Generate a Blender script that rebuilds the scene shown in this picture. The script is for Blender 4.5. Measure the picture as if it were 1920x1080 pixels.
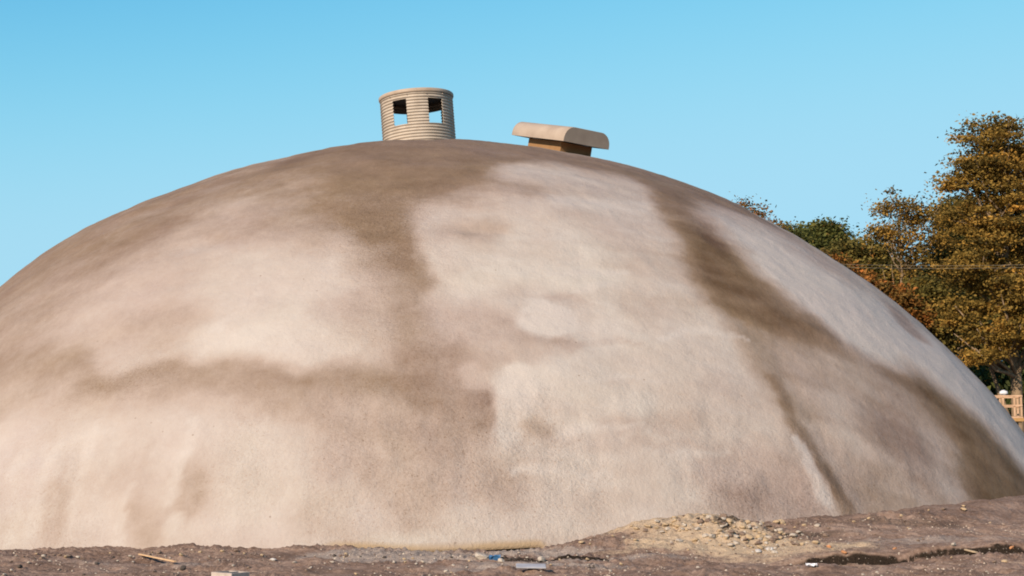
import bpy, math, random
import numpy as np
from mathutils import Vector, Matrix
R = math.radians
scene = bpy.context.scene
for o in list(bpy.data.objects): bpy.data.objects.remove(o, do_unlink=True)
col = scene.collection

# ------------------------------------------------------------------ camera, sky, sun, exposure
cam_d = bpy.data.cameras.new('camera'); cam = bpy.data.objects.new('camera', cam_d); col.objects.link(cam)
cam.location = (0, 0, 1.65); cam.rotation_euler = (R(96.6), 0, 0)
cam_d.sensor_width = 36; cam_d.lens = 50; cam_d.clip_start = 0.1; cam_d.clip_end = 3000
scene.camera = cam

SUN_EL, SUN_AZ = 25.0, 32.0          # elevation; azimuth = degrees left of straight behind the camera
sd = Vector((-math.sin(R(SUN_AZ)) * math.cos(R(SUN_EL)), -math.cos(R(SUN_AZ)) * math.cos(R(SUN_EL)), math.sin(R(SUN_EL))))
world = bpy.data.worlds.new('World'); scene.world = world; world.use_nodes = True
wn = world.node_tree.nodes; wl = world.node_tree.links; wn.clear()
sky = wn.new('ShaderNodeTexSky'); sky.sky_type = 'NISHITA'; sky.sun_disc = False
sky.sun_elevation = R(SUN_EL); sky.sun_rotation = math.atan2(sd.x, sd.y)
sky.altitude = 200; sky.air_density = 1.15; sky.dust_density = 0.25; sky.ozone_density = 1.0
# slide-film response of the sky: cyan cast, red falling off faster than blue
sep = wn.new('ShaderNodeSeparateColor'); comb = wn.new('ShaderNodeCombineColor'); wl.new(sky.outputs[0], sep.inputs[0])
def smath(op, a, b=None):
    n = wn.new('ShaderNodeMath'); n.operation = op
    for i, v in enumerate((a, b)):
        if v is None: continue
        if isinstance(v, (int, float)): n.inputs[i].default_value = v
        else: wl.new(v, n.inputs[i])
    return n.outputs[0]
for ch, (top_, k_, p_) in enumerate([(2.9, 2.66, 2.8), (5.3, 2.84, 2.2), (6.7, 3.15, 2.0)]):     # film shoulder: top * (1 - exp(-(x/k)^p))
    e_ = smath('EXPONENT', smath('MULTIPLY', smath('POWER', smath('DIVIDE', sep.outputs[ch], k_), p_), -1.0))
    body = smath('MULTIPLY', smath('SUBTRACT', 1.0, e_), top_)
    wl.new(smath('ADD', body, smath('MULTIPLY', smath('MAXIMUM', smath('SUBTRACT', sep.outputs[ch], 10.0), 0.0), .7)), comb.inputs[ch])
bg = wn.new('ShaderNodeBackground'); bg.inputs[1].default_value = 0.09
wo = wn.new('ShaderNodeOutputWorld')
wl.new(comb.outputs[0], bg.inputs[0]); wl.new(bg.outputs[0], wo.inputs[0])
sun_d = bpy.data.lights.new('sun', 'SUN'); sun_d.energy = 5.0; sun_d.angle = R(0.55); sun_d.color = (1.0, 0.83, 0.66)
sun = bpy.data.objects.new('sun', sun_d); col.objects.link(sun); sun.location = (-20, -10, 20)
sun.rotation_euler = sd.to_track_quat('Z', 'Y').to_euler()
scene.view_settings.view_transform = 'Standard'; scene.view_settings.look = 'None'
scene.view_settings.exposure = 0.6; scene.view_settings.gamma = 1.0
scene.cycles.filter_width = 1.9

# ------------------------------------------------------------------ helpers
rng = np.random.RandomState(11); random.seed(11)
_tables = {}
def vnoise(x, y, seed):
    if seed not in _tables: _tables[seed] = np.random.RandomState(seed).rand(128, 128)
    r = _tables[seed]
    xi = np.floor(x).astype(int); yi = np.floor(y).astype(int); fx = x - xi; fy = y - yi
    fx = fx*fx*(3-2*fx); fy = fy*fy*(3-2*fy); g = lambda i, j: r[i % 128, j % 128]
    return ((g(xi, yi)*(1-fx)+g(xi+1, yi)*fx)*(1-fy)+(g(xi, yi+1)*(1-fx)+g(xi+1, yi+1)*fx)*fy) - .5
def fbm(x, y, s, o=4, gain=.5):
    return sum(vnoise(x*2**k+7.3*k, y*2**k+3.1*k, s+k)*gain**k for k in range(o))
def sst(a, b, x):
    t = np.clip((x-a)/(b-a), 0, 1); return t*t*(3-2*t)
def mesh_np(name, V, F, smooth=False):
    """fast mesh from numpy vertices and quads (or tris)"""
    me = bpy.data.meshes.new(name); V = np.asarray(V, np.float32); F = np.asarray(F, np.int32); k = F.shape[1]
    me.vertices.add(len(V)); me.vertices.foreach_set('co', V.ravel())
    me.loops.add(F.size); me.loops.foreach_set('vertex_index', F.ravel())
    me.polygons.add(len(F)); me.polygons.foreach_set('loop_start', np.arange(0, F.size, k, dtype=np.int32))
    me.polygons.foreach_set('use_smooth', np.full(len(F), smooth)); me.update(calc_edges=True)
    return me
def fattr(me, name, vals, dom='POINT'):
    a = me.attributes.new(name, 'FLOAT', dom); a.data.foreach_set('value', np.asarray(vals, np.float32).ravel())
def link(name, me, mat=None, parent=None):
    o = bpy.data.objects.new(name, me); col.objects.link(o)
    if mat is not None: me.materials.append(mat)
    if parent is not None: o.parent = parent
    return o
def tag(o, label=None, cat=None, group=None, kind=None):
    if label: o['label'] = label
    if cat: o['category'] = cat
    if group: o['group'] = group
    if kind: o['kind'] = kind
    return o
def empty(name, loc, rot=(0, 0, 0)):
    o = bpy.data.objects.new(name, None); col.objects.link(o); o.location = loc; o.rotation_euler = rot
    o.empty_display_size = .2; return o
class MB:
    """collects boxes / tubes into one mesh"""
    def __init__(s): s.v = []; s.f = []
    def add(s, V, F):
        n = len(s.v); s.v += [tuple(p) for p in V]; s.f += [tuple(i+n for i in q) for q in F]
    def box(s, c, d, M=None, bev=0.0):
        hx, hy, hz = d[0]/2, d[1]/2, d[2]/2; b = min(bev, hx*.9, hy*.9, hz*.9)
        V = []
        if b <= 0:
            V = [Vector((x*hx, y*hy, z*hz)) for x in (-1, 1) for y in (-1, 1) for z in (-1, 1)]
            F = [(0,1,3,2),(4,6,7,5),(0,4,5,1),(2,3,7,6),(0,2,6,4),(1,5,7,3)]
        else:
            def ring(rx, ry, z): return [Vector((x, y, z)) for x, y in ((-rx+b,-ry),(rx-b,-ry),(rx,-ry+b),(rx,ry-b),(rx-b,ry),(-rx+b,ry),(-rx,ry-b),(-rx,-ry+b))]
            V = ring(hx-b, hy-b, -hz)+ring(hx, hy, -hz+b)+ring(hx, hy, hz-b)+ring(hx-b, hy-b, hz)
            F = [tuple(range(7, -1, -1)), tuple(range(24, 32))]
            for k in range(3):
                for i in range(8): F.append((k*8+i, k*8+(i+1) % 8, k*8+8+(i+1) % 8, k*8+8+i))
        V = [Vector(c)+((M @ p) if M else p) for p in V]; s.add(V, F); return s
    def tube(s, pts, rad, n=8, cap=True):
        pts = [Vector(p) for p in pts]; rings = []
        for i, p in enumerate(pts):
            t = (pts[min(i+1, len(pts)-1)]-pts[max(i-1, 0)]).normalized()
            a = t.orthogonal().normalized() if i == 0 else (pa - t*pa.dot(t)).normalized()
            pa = a; b = t.cross(a); r = rad[i] if hasattr(rad, '__len__') else rad
            rings.append([p+(a*math.cos(2*math.pi*k/n)+b*math.sin(2*math.pi*k/n))*r for k in range(n)])
        V = [v for r in rings for v in r]; F = []
        for i in range(len(pts)-1):
            for k in range(n): F.append((i*n+k, i*n+(k+1) % n, (i+1)*n+(k+1) % n, (i+1)*n+k))
        if cap: F.append(tuple(range(n-1, -1, -1))); F.append(tuple((len(pts)-1)*n+k for k in range(n)))
        s.add(V, F); return s
    def build(s, name, mat, parent=None, smooth=False):
        me = bpy.data.meshes.new(name); me.from_pydata(s.v, [], s.f); me.update()
        if smooth:
            for p in me.polygons: p.use_smooth = True
        return link(name, me, mat, parent)

# ------------------------------------------------------------------ materials
ALB = .70      # one scale for every albedo
def new_mat(name, rough=.9, spec=.2):
    m = bpy.data.materials.new(name); m.use_nodes = True; nt = m.node_tree; b = nt.nodes['Principled BSDF']
    b.inputs['Roughness'].default_value = rough; b.inputs['Specular IOR Level'].default_value = spec
    return m, nt, b
def N(nt, t, **k):
    n = nt.nodes.new(t)
    for a, v in k.items(): setattr(n, a, v)
    return n
def noise(nt, scale, detail=4, rough=.55, vec=None):
    n = N(nt, 'ShaderNodeTexNoise'); n.inputs['Scale'].default_value = scale; n.inputs['Detail'].default_value = detail; n.inputs['Roughness'].default_value = rough
    if vec is None:
        tc = N(nt, 'ShaderNodeTexCoord'); vec = tc.outputs['Object']
    nt.links.new(vec, n.inputs['Vector']); return n.outputs['Fac']
def math_n(nt, op, a, b, c=None):
    n = N(nt, 'ShaderNodeMath', operation=op)
    for i, v in enumerate((a, b, c)):
        if v is None: continue
        if isinstance(v, (int, float)): n.inputs[i].default_value = v
        else: nt.links.new(v, n.inputs[i])
    return n.outputs[0]
def ramp(nt, fac, stops, interp='LINEAR'):
    n = N(nt, 'ShaderNodeValToRGB'); cr = n.color_ramp; cr.interpolation = interp
    while len(cr.elements) < len(stops): cr.elements.new(.5)
    for e_, (p, c) in zip(cr.elements, stops): e_.position = p; e_.color = (c[0]*ALB, c[1]*ALB, c[2]*ALB, 1)
    nt.links.new(fac, n.inputs[0]); return n.outputs[0]
def mixc(nt, fac, a, b, bt='MIX'):
    n = N(nt, 'ShaderNodeMix', data_type='RGBA', blend_type=bt)
    for s_, v in ((n.inputs[0], fac), (n.inputs[6], a), (n.inputs[7], b)):
        if isinstance(v, (int, float)): s_.default_value = v
        elif isinstance(v, tuple): s_.default_value = (v[0]*ALB, v[1]*ALB, v[2]*ALB, 1)
        else: nt.links.new(v, s_)
    return n.outputs[2]
def bump(nt, b, h, strength, dist=.02, prev=None):
    n = N(nt, 'ShaderNodeBump'); n.inputs['Strength'].default_value = strength; n.inputs['Distance'].default_value = dist
    nt.links.new(h, n.inputs['Height'])
    if prev is not None: nt.links.new(prev, n.inputs['Normal'])
    nt.links.new(n.outputs[0], b.inputs['Normal']); return n.outputs[0]
def attr(nt, name):
    n = N(nt, 'ShaderNodeAttribute', attribute_name=name); return n.outputs['Fac']
def simple(name, c1, c2, scale=6, rough=.85, bmp=.3, dist=.01, spec=.2, detail=5):
    m, nt, b = new_mat(name, rough, spec)
    f = noise(nt, scale, detail); nt.links.new(ramp(nt, f, [(.32, c1), (.68, c2)]), b.inputs['Base Color'])
    if bmp: bump(nt, b, noise(nt, scale*6, 4), bmp, dist)
    return m

# ------------------------------------------------------------------ dome coordinates
DC = np.array([-1.888, 40.645, -7.736]); DA, DH = 18.461, 17.948
e45 = R(45); E0 = np.array([0, -math.cos(e45), math.sin(e45)]); EU = np.array([1., 0, 0]); EV = np.array([0, math.sin(e45), math.cos(e45)])
def lam(n):                                   # equal-area chart of the dome's skin, centred on its front shoulder
    k = np.sqrt(2/(1+np.maximum(n@E0, -.98))); return k*(n@EU), k*(n@EV)
# damp and dry patches of the skin, plus painted light and shade of the right fold, back to front: tone (0 wet brown, 1 dry cream), opacity, warmth, core, [(chart u, chart v, half width), ...]
STAINS_AND_FOLD_SHADE = [
    (0.66,0.85,0.2,0.25,[(-0.507,0.078,0.134),(-0.356,0.053,0.144),(-0.234,0.090,0.131)]),
    (0.66,0.7,0.25,0.25,[(-0.392,-0.009,0.093),(-0.326,-0.000,0.083),(-0.263,0.015,0.077)]),
    (0.93,0.95,0.5,0.4,[(-0.116,-0.071,0.082),(-0.188,-0.083,0.059)]),
    (0.84,0.8,0.4,0.25,[(-0.108,0.058,0.085),(-0.175,0.029,0.083)]),
    (0.88,1,0.6,0.25,[(0.126,0.061,0.104),(0.153,-0.041,0.110),(0.178,-0.123,0.116),(0.201,-0.232,0.086)]),
    (0.93,0.9,0.8,0.25,[(0.045,0.040,0.051),(0.102,0.036,0.061),(0.173,0.049,0.063)]),
    (0.76,0.85,0.35,0.25,[(0.016,0.167,0.083),(0.090,0.183,0.073)]),
    (0.84,0.8,0.5,0.25,[(0.067,0.063,0.043),(0.126,0.095,0.057)]),
    (0.84,0.9,0.5,0.25,[(0.298,0.028,0.060),(0.343,-0.064,0.052),(0.361,-0.163,0.037)]),
    (0.3,0.95,0.5,0.6,[(-0.550,0.191,0.170),(-0.521,0.235,0.190),(-0.484,0.288,0.190),(-0.434,0.308,0.190),(-0.383,0.325,0.180),(-0.338,0.355,0.170),(-0.289,0.375,0.160),(-0.238,0.379,0.160),(-0.172,0.379,0.180),(-0.123,0.390,0.200),(-0.069,0.418,0.220),(-0.011,0.424,0.220),(0.047,0.411,0.180),(0.119,0.418,0.110)]),
    (0.48,0.7,0.4,0.25,[(-0.517,0.062,0.103),(-0.480,0.130,0.080)]),
    (0.2,1,0.4,0.5,[(-0.154,0.404,0.072),(-0.079,0.380,0.099),(-0.008,0.366,0.104),(0.048,0.364,0.081),(0.141,0.402,0.050)]),
    (0.24,0.95,0.4,0.6,[(0.134,0.430,0.110),(0.208,0.434,0.090),(0.267,0.420,0.100),(0.317,0.390,0.140),(0.358,0.359,0.160),(0.410,0.349,0.100)]),
    (0.78,0.9,0.25,0.3,[(0.110,0.298,0.046),(0.172,0.310,0.067),(0.239,0.288,0.083),(0.258,0.166,0.061)]),
    (0.22,1,0.6,0.5,[(-0.135,0.277,0.111),(-0.067,0.258,0.114),(-0.010,0.289,0.089),(0.029,0.322,0.067)]),
    (0.36,0.75,0.55,0.3,[(-0.148,0.182,0.082),(-0.094,0.154,0.085),(-0.057,0.149,0.075)]),
    (0.52,0.5,0.5,0.25,[(-0.199,0.254,0.087),(-0.151,0.198,0.073)]),
    (0.27,0.92,0.7,0.4,[(-0.085,0.211,0.064),(-0.056,0.142,0.045),(-0.031,0.066,0.032),(-0.015,-0.001,0.028)]),
    (0.78,0.8,0.4,0.1,[(0.023,0.146,0.026),(0.022,0.095,0.021),(0.032,0.029,0.019)]),
    (0.42,0.85,0.65,0.3,[(-0.012,-0.001,0.029),(0.007,-0.062,0.026),(0.016,-0.124,0.025)]),
    (0.58,0.7,0.6,0.25,[(-0.061,0.063,0.031),(-0.043,-0.027,0.033),(-0.044,-0.077,0.030)]),
    (0.6,0.5,0.4,0.25,[(0.024,-0.028,0.014),(0.037,-0.078,0.013)]),
    (0.5,0.75,0.5,0.25,[(0.058,0.109,0.036),(0.075,0.121,0.023)]),
    (0.46,0.8,0.35,0.25,[(-0.229,0.164,0.055),(-0.248,0.161,0.034)]),
    (0.54,0.8,0.45,0.25,[(-0.274,-0.032,0.041),(-0.258,-0.037,0.041)]),
    (0.58,0.6,0.4,0.25,[(-0.343,-0.030,0.045),(-0.325,-0.037,0.044)]),
    (0.66,0.6,0.4,0.25,[(-0.080,-0.037,0.029),(-0.070,-0.038,0.029)]),
    (0.34,0.85,0.65,0.3,[(-0.500,-0.004,0.050),(-0.393,-0.054,0.039),(-0.353,-0.086,0.026),(-0.316,-0.116,0.025),(-0.263,-0.114,0.026),(-0.199,-0.121,0.031),(-0.108,-0.150,0.030),(-0.034,-0.153,0.031),(0.019,-0.166,0.030)]),
    (0.16,0.7,0.7,0.25,[(-0.349,-0.106,0.021),(-0.316,-0.116,0.017)]),
    (0.52,0.85,0.5,0.25,[(-0.480,-0.063,0.048),(-0.388,-0.113,0.041),(-0.309,-0.147,0.039),(-0.194,-0.159,0.036),(-0.105,-0.181,0.033),(-0.021,-0.198,0.039)]),
    (0.46,0.9,0.25,0.4,[(0.043,-0.101,0.028),(0.070,-0.103,0.028)]),
    (0.58,0.85,0.4,0.4,[(0.070,-0.095,0.019),(0.113,-0.093,0.021),(0.155,-0.078,0.019)]),
    (0.62,0.85,0.3,0.25,[(0.053,-0.061,0.037),(0.102,-0.056,0.037)]),
    (0.38,0.92,0.3,0.5,[(0.017,-0.124,0.038),(0.045,-0.162,0.042),(0.064,-0.167,0.031),(0.071,-0.183,0.021)]),
    (0.42,0.85,0.4,0.3,[(0.062,-0.200,0.028),(0.032,-0.226,0.037),(0.001,-0.226,0.037)]),
    (0.52,0.8,0.7,0.3,[(-0.013,-0.247,0.033),(0.013,-0.270,0.031),(0.015,-0.311,0.026)]),
    (0.7,0.65,0.3,0.25,[(0.060,-0.129,0.013),(0.070,-0.151,0.011)]),
    (0.96,0.95,0.5,0.7,[(0.107,-0.133,0.018),(0.105,-0.174,0.019),(0.098,-0.207,0.014)]),
    (0.74,0.7,0.5,0.25,[(0.114,-0.020,0.028),(0.170,-0.024,0.028)]),
    (1.12,0.95,0.4,0.75,[(0.126,-0.053,0.020),(0.144,-0.044,0.025)]),
    (0.62,0.8,0.9,0.4,[(0.128,-0.200,0.015),(0.135,-0.199,0.015)]),
    (0.76,0.7,0.6,0.25,[(0.171,0.009,0.016),(0.254,0.012,0.019),(0.294,-0.012,0.015)]),
    (0.66,0.8,0.7,0.25,[(0.240,-0.011,0.022),(0.291,0.015,0.030)]),
    (0.88,0.7,0.2,0.25,[(0.167,0.204,0.021),(0.261,0.232,0.024)]),
    (0.72,0.8,0.5,0.25,[(0.223,-0.107,0.024),(0.269,-0.096,0.024)]),
    (0.68,0.8,0.45,0.25,[(0.198,-0.182,0.015),(0.287,-0.156,0.013),(0.345,-0.147,0.014)]),
    (0.95,0.7,0.4,0.25,[(0.155,-0.198,0.005),(0.230,-0.177,0.005)]),
    (0.7,0.8,0.45,0.25,[(0.191,-0.210,0.013),(0.285,-0.187,0.010)]),
    (0.7,0.7,0.5,0.25,[(0.338,-0.105,0.035),(0.361,-0.113,0.036)]),
    (0.54,0.85,0.55,0.3,[(0.073,-0.251,0.023),(0.098,-0.264,0.029)]),
    (0.72,0.7,0.5,0.25,[(0.174,-0.282,0.032),(0.227,-0.246,0.028)]),
    (0.44,0.9,0.1,0.25,[(0.325,-0.244,0.035),(0.386,-0.209,0.035),(0.395,-0.231,0.033)]),
    (0.6,0.8,0.2,0.25,[(0.299,-0.219,0.027),(0.353,-0.186,0.025)]),
    (0.1,1,0.8,0.6,[(0.361,0.269,0.066),(0.364,0.216,0.063),(0.360,0.113,0.058),(0.382,0.061,0.059),(0.430,0.045,0.055),(0.484,0.035,0.052),(0.546,0.048,0.056),(0.607,0.050,0.067),(0.652,0.019,0.081),(0.679,-0.033,0.100),(0.689,-0.110,0.103)]),
    (0.24,0.9,0.5,0.5,[(0.308,0.359,0.043),(0.335,0.311,0.055),(0.356,0.261,0.074)]),
    (0.02,0.9,0.4,0.4,[(0.354,0.185,0.019),(0.372,0.250,0.022)]),
    (0.05,0.8,0.6,0.25,[(0.431,0.015,0.027),(0.539,0.051,0.037),(0.600,0.042,0.052),(0.646,-0.000,0.062)]),
    (0.46,0.9,0.85,0.4,[(0.374,-0.017,0.037),(0.393,-0.061,0.039),(0.412,-0.101,0.037)]),
    (0.54,0.9,0.5,0.25,[(0.451,-0.026,0.055),(0.523,-0.014,0.064),(0.576,-0.046,0.060)]),
    (0.56,0.85,0.6,0.25,[(0.416,-0.158,0.044),(0.464,-0.182,0.052),(0.515,-0.189,0.054)]),
    (0.36,0.9,0.1,0.3,[(0.544,-0.084,0.058),(0.562,-0.118,0.039)]),
    (0.64,0.85,0.3,0.25,[(0.618,-0.063,0.038),(0.610,-0.139,0.033)]),
    (0.3,0.95,0.7,0.4,[(0.391,-0.070,0.011),(0.402,-0.128,0.014),(0.421,-0.171,0.015),(0.436,-0.199,0.015),(0.454,-0.225,0.015)]),  # shaded right side of the fold, painted into the tone
    (0.92,0.85,0.3,0.5,[(0.399,-0.147,0.005),(0.414,-0.187,0.007),(0.427,-0.227,0.010)]),  # lit left side of the fold, painted into the tone
    (0.48,0.7,0.7,0.25,[(0.492,-0.172,0.038),(0.513,-0.203,0.037)]),
    (0.12,0.8,0.9,0.25,[(0.689,0.023,0.066),(0.707,-0.058,0.082)]),
    (1.05,0.97,0.1,0.5,[(0.439,0.267,0.085),(0.487,0.177,0.097),(0.532,0.139,0.091),(0.626,0.174,0.097),(0.701,0.149,0.095),(0.760,0.096,0.076)]),
    (1.15,0.85,0.3,0.25,[(0.463,0.171,0.048),(0.525,0.115,0.062)]),
    (0.66,0.7,0.1,0.25,[(0.413,0.326,0.056),(0.469,0.326,0.065),(0.524,0.287,0.065)]),
    (0.4,0.9,0.1,0.25,[(0.643,0.269,0.032),(0.656,0.229,0.032)]),
    (0.76,0.6,0.1,0.25,[(0.503,0.149,0.025),(0.553,0.158,0.028)]),
    (0.82,0.9,0.35,0.25,[(-0.411,-0.160,0.049),(-0.302,-0.186,0.044),(-0.238,-0.194,0.042),(-0.177,-0.198,0.038),(-0.100,-0.238,0.035)]),
    (0.8,0.85,0.4,0.25,[(-0.372,-0.250,0.037),(-0.285,-0.281,0.036),(-0.225,-0.286,0.036),(-0.167,-0.288,0.035),(-0.065,-0.297,0.034)]),
    (0.84,0.8,0,0.25,[(-0.423,-0.142,0.040),(-0.394,-0.206,0.038)]),
    (0.46,0.8,0.85,0.2,[(-0.205,-0.272,0.028),(-0.198,-0.250,0.022)]),
    (0.5,0.85,0.7,0.3,[(-0.250,-0.276,0.020),(-0.233,-0.307,0.017)]),
    (0.56,0.8,0.6,0.3,[(-0.344,-0.239,0.020),(-0.343,-0.274,0.022)]),
    (0.62,0.7,0.8,0.25,[(-0.075,-0.296,0.026),(-0.053,-0.318,0.020)]),
    (0.58,0.7,0.4,0.25,[(-0.068,-0.251,0.024),(-0.028,-0.247,0.024)]),
    (0.82,0.7,0.6,0.25,[(-0.163,-0.231,0.027),(-0.146,-0.291,0.026)]),
    (0.93,0.6,0.5,0.5,[(-0.208,-0.180,0.005),(-0.213,-0.224,0.006),(-0.222,-0.261,0.006)]),
    (0.9,0.55,0.5,0.5,[(-0.262,-0.248,0.005),(-0.266,-0.274,0.005),(-0.269,-0.301,0.006)]),
    (0.9,0.5,0.4,0.5,[(-0.309,-0.164,0.006),(-0.316,-0.202,0.007),(-0.321,-0.238,0.006),(-0.321,-0.285,0.006)]),
    (0.92,0.55,0.4,0.5,[(-0.357,-0.178,0.008),(-0.371,-0.213,0.008),(-0.377,-0.272,0.009)]),
    (0.92,0.5,0.35,0.5,[(-0.406,-0.155,0.006),(-0.408,-0.202,0.007)]),
    (0.62,0.7,0.4,0.5,[(-0.337,-0.203,0.003),(-0.346,-0.238,0.004),(-0.346,-0.285,0.004)]),
    (0.82,0.8,0.9,0.25,[(-0.023,-0.327,0.011),(0.055,-0.329,0.012),(0.124,-0.320,0.009)]),
    (0.84,0.6,0.7,0.25,[(0.074,-0.312,0.033),(0.134,-0.297,0.033)]),
    (0.88,0.7,0.7,0.25,[(-0.217,-0.304,0.012),(-0.214,-0.288,0.009)]),
    (0.64,0.32,0.5,0.2,[(-0.327,-0.178,0.005),(-0.328,-0.246,0.006)]),
    (0.92,0.28,0.5,0.2,[(-0.090,-0.215,0.002),(-0.098,-0.288,0.005)]),
    (0.64,0.33,0.5,0.2,[(-0.107,-0.204,0.005),(-0.112,-0.255,0.004)]),
    (0.86,0.29,0.5,0.2,[(-0.397,-0.167,0.004),(-0.396,-0.250,0.004)]),
    (0.92,0.38,0.5,0.2,[(-0.152,-0.227,0.005),(-0.159,-0.307,0.004)]),
    (0.92,0.34,0.5,0.2,[(-0.372,-0.156,0.005),(-0.370,-0.206,0.005)]),
    (0.92,0.32,0.5,0.2,[(-0.108,-0.212,0.003),(-0.117,-0.300,0.004)]),
    (0.7,0.33,0.5,0.2,[(-0.091,-0.224,0.005),(-0.102,-0.316,0.005)]),
    (0.86,0.26,0.5,0.2,[(-0.293,-0.187,0.003),(-0.295,-0.265,0.005)]),
    (0.92,0.36,0.5,0.2,[(-0.396,-0.172,0.003),(-0.396,-0.277,0.007)]),
    (0.64,0.27,0.5,0.2,[(-0.421,-0.142,0.004),(-0.417,-0.219,0.007)]),
    (0.64,0.27,0.5,0.2,[(-0.198,-0.206,0.003),(-0.206,-0.300,0.004)]),
    (0.86,0.24,0.5,0.2,[(-0.393,-0.160,0.003),(-0.392,-0.210,0.006)]),
    (0.92,0.27,0.5,0.2,[(-0.405,-0.169,0.007),(-0.403,-0.236,0.008)]),
    (0.86,0.29,0.5,0.2,[(-0.103,-0.211,0.004),(-0.113,-0.301,0.003)]),
    (0.86,0.21,0.5,0.2,[(-0.154,-0.199,0.005),(-0.159,-0.259,0.005)]),
    (0.64,0.32,0.5,0.2,[(-0.259,-0.196,0.005),(-0.261,-0.241,0.005)]),
    (0.92,0.22,0.5,0.2,[(-0.292,-0.178,0.005),(-0.296,-0.277,0.004)]),
    (0.86,0.24,0.5,0.2,[(-0.399,-0.162,0.004),(-0.398,-0.268,0.005)]),
    (0.64,0.34,0.5,0.2,[(-0.346,-0.183,0.004),(-0.348,-0.277,0.006)]),
    (0.86,0.25,0.5,0.2,[(-0.416,-0.151,0.004),(-0.412,-0.246,0.005)]),
    (0.86,0.33,0.5,0.2,[(-0.348,-0.167,0.003),(-0.349,-0.256,0.004)]),
    (0.66,0.41,0.4,0.3,[(0.137,-0.212,0.003),(0.185,-0.201,0.003),(0.235,-0.199,0.002)]),
    (0.97,0.58,0.4,0.3,[(0.259,-0.046,0.004),(0.313,-0.023,0.006),(0.367,-0.014,0.003)]),
    (0.99,0.45,0.4,0.3,[(0.168,-0.130,0.004),(0.216,-0.117,0.005),(0.265,-0.112,0.002)]),
    (0.99,0.65,0.4,0.3,[(0.104,-0.247,0.004),(0.149,-0.241,0.005),(0.195,-0.242,0.002)]),
    (0.72,0.41,0.4,0.3,[(0.207,-0.123,0.004),(0.238,-0.115,0.004),(0.270,-0.111,0.002)]),
    (0.72,0.55,0.4,0.3,[(0.243,-0.165,0.004),(0.294,-0.148,0.005),(0.349,-0.132,0.004)]),
    (0.99,0.64,0.4,0.3,[(0.142,0.035,0.004),(0.184,0.052,0.006),(0.226,0.061,0.006)]),
    (0.72,0.65,0.4,0.3,[(0.112,-0.045,0.005),(0.138,-0.040,0.005),(0.165,-0.035,0.005)]),
    (0.99,0.5,0.4,0.3,[(0.104,-0.168,0.003),(0.150,-0.162,0.004),(0.197,-0.157,0.003)]),
    (0.99,0.49,0.4,0.3,[(0.227,-0.210,0.003),(0.273,-0.201,0.004),(0.320,-0.186,0.003)]),
    (0.66,0.61,0.4,0.3,[(0.152,-0.082,0.004),(0.194,-0.072,0.004),(0.238,-0.063,0.003)]),
    (0.99,0.42,0.4,0.3,[(0.166,0.016,0.005),(0.196,0.027,0.008),(0.225,0.030,0.006)]),
    (0.66,0.64,0.4,0.3,[(0.198,-0.191,0.004),(0.229,-0.183,0.003),(0.261,-0.177,0.002)]),
    (0.66,0.68,0.4,0.3,[(0.139,-0.009,0.004),(0.163,0.003,0.007),(0.187,-0.007,0.003)]),
]
def stains(u, v):
    tone = np.full(u.shape, .70); warm = np.full(u.shape, .5)
    u = u+fbm(u*19, v*19, 210, 4, .6)*.015; v = v+fbm(u*19, v*19, 220, 4, .6)*.014
    for val, op, wm, hard, pts in STAINS_AND_FOLD_SHADE:
        best = np.full(u.shape, 9.)
        for (x0, y0, w0), (x1, y1, w1) in zip(pts[:-1], pts[1:]):
            dx, dy = x1-x0, y1-y0; t = np.clip(((u-x0)*dx+(v-y0)*dy)/(dx*dx+dy*dy+1e-9), 0, 1)
            best = np.minimum(best, np.hypot(u-x0-t*dx, v-y0-t*dy)/(w0+(w1-w0)*t))
        k = sst(0, 1, (1.45-best)/(1.45-hard))*op
        tone = tone*(1-k)+val*k
        if wm >= 0: warm = warm*(1-k)+wm*k
    return tone+fbm(u*22, v*40, 240, 3)*.09+fbm(u*9, v*75, 260, 3)*.09*sst(-.02, .12, u)*sst(.5, .2, v)+fbm(u*8, v*9, 250, 3)*.06, warm
def polydist(u, v, pts):
    """signed distance (positive = right of the line's direction) and position along it"""
    best = np.full(u.shape, 9.); sg = np.zeros(u.shape); al = np.zeros(u.shape); n = len(pts)-1
    for i, ((x0, y0), (x1, y1)) in enumerate(zip(pts[:-1], pts[1:])):
        dx, dy = x1-x0, y1-y0; t = np.clip(((u-x0)*dx+(v-y0)*dy)/(dx*dx+dy*dy), 0, 1)
        px, py = u-x0-t*dx, v-y0-t*dy; d = np.hypot(px, py); m = d < best
        best = np.where(m, d, best); sg = np.where(m, np.sign(px*(-dy)+py*dx)*-1, sg); al = np.where(m, (i+t)/n, al)
    return best*-sg, al

# ground line against the dome: azimuth round the dome (0 = towards the street) -> height
CONTACT = [(-11.52,26.88,-.288),(-9.065,25.554,-.108),(-7.668,25.0,-.042),(-6.962,24.783,.008),(-5.689,24.433,.014),(-4.755,24.27,.069),(-3.563,24.098,.054),(-2.841,24.022,.010),(-1.596,23.989,-.035),(-.533,24.057,-.005),(.447,24.188,.035),(1.081,24.349,.18),(1.726,24.539,.302),(2.008,24.65,.386),(2.483,24.828,.486),(3.062,25.04,.558),(3.452,25.171,.562),(3.838,25.265,.484),(4.434,25.468,.428),(5.161,25.799,.44),(5.813,26.146,.472),(6.739,26.734,.563),(8.121,27.721,.604),(9.141,28.646,.695),(10.897,30.581,.743),(14.5,38,.9)]
caz = [math.degrees(math.atan2(x-DC[0], DC[1]-y)) for x, y, z in CONTACT]; cz = [z for x, y, z in CONTACT]
def contact_z(az): return np.interp(az, caz, cz)
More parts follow.
